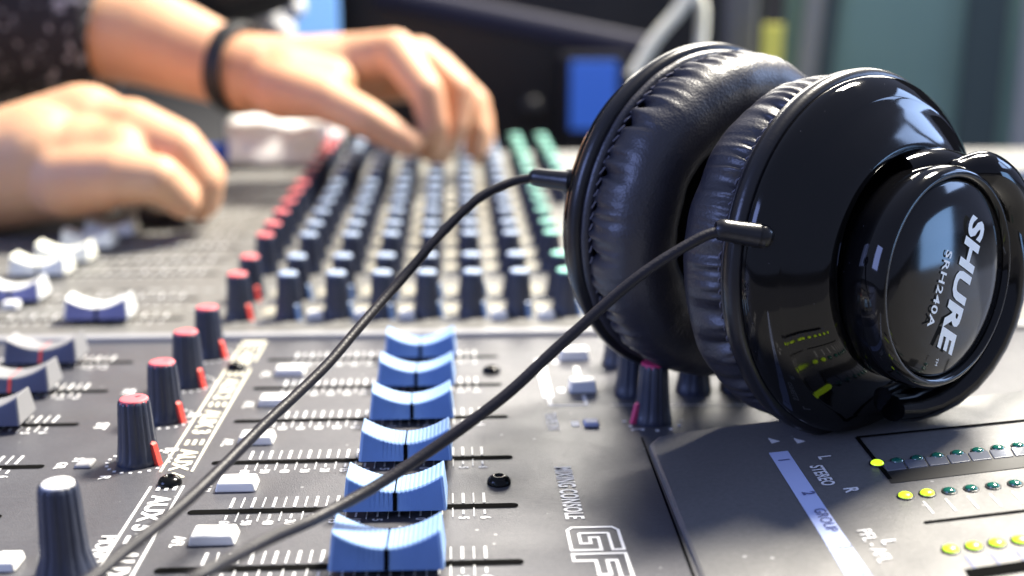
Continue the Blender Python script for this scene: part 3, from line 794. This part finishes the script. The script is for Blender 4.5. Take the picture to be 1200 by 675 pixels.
# wristband
b = MB(); d = (P(300, 86, 60) - P(262, 78, 60)).normalized(); d = (d * math.cos(.40) - fw * math.sin(.40)).normalized(); c = P(280, 81, 60)
ux = (Vector((0, 0, 1)) - d * d.z).normalized(); uy = d.cross(ux)
prof = [(2.36 + .15 * math.cos(2 * PI * k / 12), .60 * math.sin(2 * PI * k / 12)) for k in range(13)]
b.lathe(prof, 64); b.build('wristband', M['band'], per, Matrix.Translation(-PR) @ m4(c, ux, uy, d))

# ================================================================== BACKGROUND
def upright(px, py, zc, ref):               # a point on the upright plane whose foot is seen at picture row ref
    o = P(px, ref, zc); nn = Vector((fw.x, fw.y, 0)).normalized(); d = P(px, py, 1) - CAM
    return CAM + d * ((o - CAM).dot(nn) / d.dot(nn))
def slab(name, px0, py0, px1, py1, zc, depth, mt, label=None, cat=None, bevel=.4, tilt=0, parent=None, top_shift=0, ref=None):
    # upright board facing the camera side, standing where its lower edge is seen
    ref = ref or py1; a = upright(px0, py1, zc, ref); c = upright(px1, py1, zc, ref); h = (upright(px0, py0, zc, ref) - a).z
    b = MB(); w = (Vector((c.x, c.y, 0)) - Vector((a.x, a.y, 0))); L = w.length; w.normalize(); d = Vector((-w.y, w.x, 0))
    vs = []
    for dd in (0, depth):
        for (s_, z) in ((0, 0), (L, 0), (L + top_shift, h), (top_shift, h)): vs.append(w * s_ + d * dd + Vector((0, 0, z)))
    b.add(vs, [(0, 1, 2, 3), (7, 6, 5, 4), (0, 4, 5, 1), (1, 5, 6, 2), (2, 6, 7, 3), (3, 7, 4, 0)])
    base = parent.location / U if parent else Vector((0, 0, 0))
    o = b.build(name, mt, parent, bevel=bevel); o.location = (a - base) * U
    if label: tag(o, label, cat)
    return o
M['darkgear'] = mat('dark_gear', (.012, .012, .015), .35, noise_amt=.3, nscale=20)
M['screen_blue'] = mat('screen_blue', (.05, .15, .6), .3, emit=(.03, .10, .42), es=.6)
M['screen_sky'] = mat('screen_sky', (.2, .45, .9), .3, emit=(.25, .52, .95), es=.8)
M['violet'] = mat('violet_trim', (.02, .02, .04), .6, emit=(.05, .05, .16), es=.04)
M['green'] = mat('green_board', (.25, .39, .31), .55, noise_amt=.15, nscale=8)
M['grey_trim'] = mat('grey_trim', (.42, .42, .38), .5)
M['post'] = mat('post_grey', (.16, .16, .15), .6, noise_amt=.4, nscale=12)
M['dark_green'] = mat('dark_green_trim', (.07, .10, .09), .5)
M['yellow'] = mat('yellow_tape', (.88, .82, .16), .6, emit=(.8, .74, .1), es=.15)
M['beige'] = mat('beige_cable', (.78, .78, .66), .5)
M['paper'] = mat('white_paper', (.80, .80, .78), .7)
M['bluepaper'] = mat('blue_paper', (.03, .10, .55), .6)
M['wall'] = mat('room_wall', (.030, .030, .034), .9, noise_amt=.2, nscale=3)
M['floor'] = mat('desk_top', (.012, .012, .014), .6, noise_amt=.3, nscale=10)
# setting
b = MB(); b.box((0, 100, -8.5), (600, 400, 4)); o = b.build('desk_surface', M['floor']); o['kind'] = 'structure'
b = MB(); b.box((0, 330, 60), (900, 5, 260)); o = b.build('back_wall', M['wall']); o['kind'] = 'structure'
# dark equipment rack behind the console
rk = empty('equipment_rack', P(395, 320, 118), 'black equipment rack with a violet trim strip behind the console', 'equipment rack')
slab('cabinet', 396, -60, 880, 330, 118, 22, M['darkgear'], parent=rk)
b = MB(); q0, q1 = upright(440, -8, 117.5, 330), upright(760, 58, 117.5, 330)
b.tube([q0, q1], 1.3, 10, flat=(1, .3)); o = b.build('trim_strip', M['violet'], rk, Matrix.Translation(-rk.location / U))
for px, py in ((623, 128),):
    b = MB(); b.ball((0, 0, 0), 1.2); o = b.build('dial', M['darkgear'], rk); o.location = upright(px, py, 117, 330) * U - rk.location; o.scale = (1, .4, 1)
sm = empty('display', P(690, 240, 112), 'small dark display with a glowing blue panel partly hidden behind the headphones', 'display')
slab('housing', 655, 62, 735, 240, 112.4, 2, M['darkgear'], parent=sm, ref=240); slab('screen', 668, 72, 722, 152, 112, .5, M['screen_blue'], parent=sm, bevel=.05, ref=240)
mo = empty('computer_monitor', P(330, 200, 105), 'computer monitor with pale blue picture behind the wristband hand', 'monitor')
slab('bezel', 315, -60, 402, 240, 106, 3, M['darkgear'], parent=mo); slab('screen', 336, -50, 397, 46, 105.4, .4, M['screen_sky'], parent=mo, bevel=.05, ref=240)
b = MB(); 
for p_, r in (((312, 14), 1.5), ((330, 36), 1.2), ((345, 8), 1.0)): b.ball(P(*p_, 92), r)
tag(fused('crumpled_tissue', b, M['paper'], None, .4, 4), 'crumpled white tissue above the wristband', 'tissue')
b = MB(); limb(b, [(P(205, -16, 84), 2.2), (P(262, -8, 84), 2.6), (P(318, -22, 84), 2.4)])
tag(fused('black_bag', b, M['darkgear'], None, .4, 6), 'dark soft bag above the forearm at the top edge', 'bag')
# beige cables hanging in a loop
b = MB(); b.tube(bez([P(740, 90, 80), P(768, 45, 80), P(800, 5, 80), P(818, -40, 80), P(830, -120, 80)], 10), .48, 12)
tag(b.build('hanging_cable', M['beige']), 'slanting beige cable behind the left ear cup', 'cable')
b = MB(); b.tube(bez([P(800, -120, 82), P(806, -30, 82), P(822, 5, 82), P(822, 40, 82), P(815, 120, 82)], 10), .44, 12)
tag(b.build('hanging_cable', M['beige']), 'upright beige cable curving beside the slanting one', 'cable')
slab('post', 842, -60, 876, 260, 100, 3, M['post'], 'grey upright post between the ear cups and the rack', 'post')
slab('yellow_note', 886, 28, 909, 200, 96, .3, M['yellow'], 'upright strip of yellow tape above the ear cushion', 'tape', bevel=.05)
gb = empty('green_screen', P(905, 300, 108), 'grey green board with a pale frame at the right behind the headphones', 'board')
slab('board', 905, -80, 1420, 330, 108, 2, M['green'], parent=gb)
slab('frame_edge', 905, -80, 940, 330, 107.4, .5, M['grey_trim'], parent=gb, bevel=.1, top_shift=2)
slab('dark_trim', 928, -80, 944, 330, 107, .4, M['dark_green'], parent=gb, bevel=.1, top_shift=2)
slab('pleat', 1105, -80, 1150, 330, 107.2, .4, M['dark_green'], parent=gb, bevel=.1)
slab('pleat', 1168, -80, 1196, 330, 106.8, .5, M['grey_trim'], parent=gb, bevel=.1)
# packet at the rear of the console
def rough_box(name, c, d, mats, rz=0, seed=0):
    bm = bmesh.new(); bmesh.ops.create_cube(bm, size=1); bmesh.ops.subdivide_edges(bm, edges=bm.edges, cuts=7, use_grid_fill=True)
    for v in bm.verts:
        q = Vector((v.co.x * d[0], v.co.y * d[1], v.co.z * d[2])); k = noise.noise_vector(q * .6 + Vector((seed, 0, 0))) * .7
        v.co = (q + k * (1 if v.co.z > -.4 else .2)) * U
    for f in bm.faces: f.smooth = True; f.material_index = 0
    me = bpy.data.meshes.new(name); bm.to_mesh(me); bm.free()
    for m in mats: me.materials.append(m)
    o = bpy.data.objects.new(name, me); COL.objects.link(o); o.location = c * U; o.rotation_euler = (0, 0, rz); return o
pk = on(UPP, 322, 193)
o = rough_box('tissue_packet', pk + Vector((.2, .6, 1.5)), (5.6, 4.0, 2.6), [M['paper']], .1, 2); tag(o, 'crumpled white paper packet lying at the far end of the console', 'packet')
o = rough_box('paper_wad', on(UPP, 372, 186) + Vector((-.2, .8, 1.0)), (2.6, 2.4, 1.9), [M['paper']], .5, 9); tag(o, 'small wad of white paper to the right of the crumpled packet under the hand', 'paper wad')
o = rough_box('card_box', on(UPP, 275, 190) + Vector((0.2, -.6, .55)), (3.6, 2.4, 1.1), [M['bluepaper']], .05, 5); tag(o, 'small blue card box in front of the crumpled white packet', 'box')

# ================================================================== LIGHT
wd = bpy.data.worlds.new('World'); sc.world = wd; wd.use_nodes = True
bg = wd.node_tree.nodes['Background']; bg.inputs['Color'].default_value = (.46, .54, .84, 1); bg.inputs['Strength'].default_value = .50
def area(name, p, target, sx, sy, power, col):
    l = bpy.data.lights.new(name, 'AREA'); l.shape = 'RECTANGLE'; l.size = sx * U; l.size_y = sy * U; l.energy = power; l.color = col
    o = bpy.data.objects.new(name, l); COL.objects.link(o); o.location = p * U
    d = (target - p); o.rotation_euler = d.to_track_quat('-Z', 'Y').to_euler(); return o
T = Vector((2, 30, 2))
area('ceiling_lamp', T + Vector((92, 84, 186)), T, 48, 42, 230, (1, .93, .80))
area('window_light_far', T + Vector((60, 260, 120)), T, 200, 70, 55, (1, .95, .85))
# the two panes of a window on the right
for k in (0, 1):
    area('window_pane_lamp', T + Vector((178 - 18 * k, 8 + 50 * k, 70)), T + Vector((8, -5, 5)), 42, 56, 6.5, (.42, .60, 1))
area('disc_glow_lamp', T + Vector((58, -13, 1)), T + Vector((4, -8, 3)), 10, 11, .25, (.30, .55, 1))  # added lamp, no real screen: puts a blue glow on the near logo disc
area('left_window', T + Vector((-150, -70, 70)), T, 80, 70, 16, (.34, .45, 1))
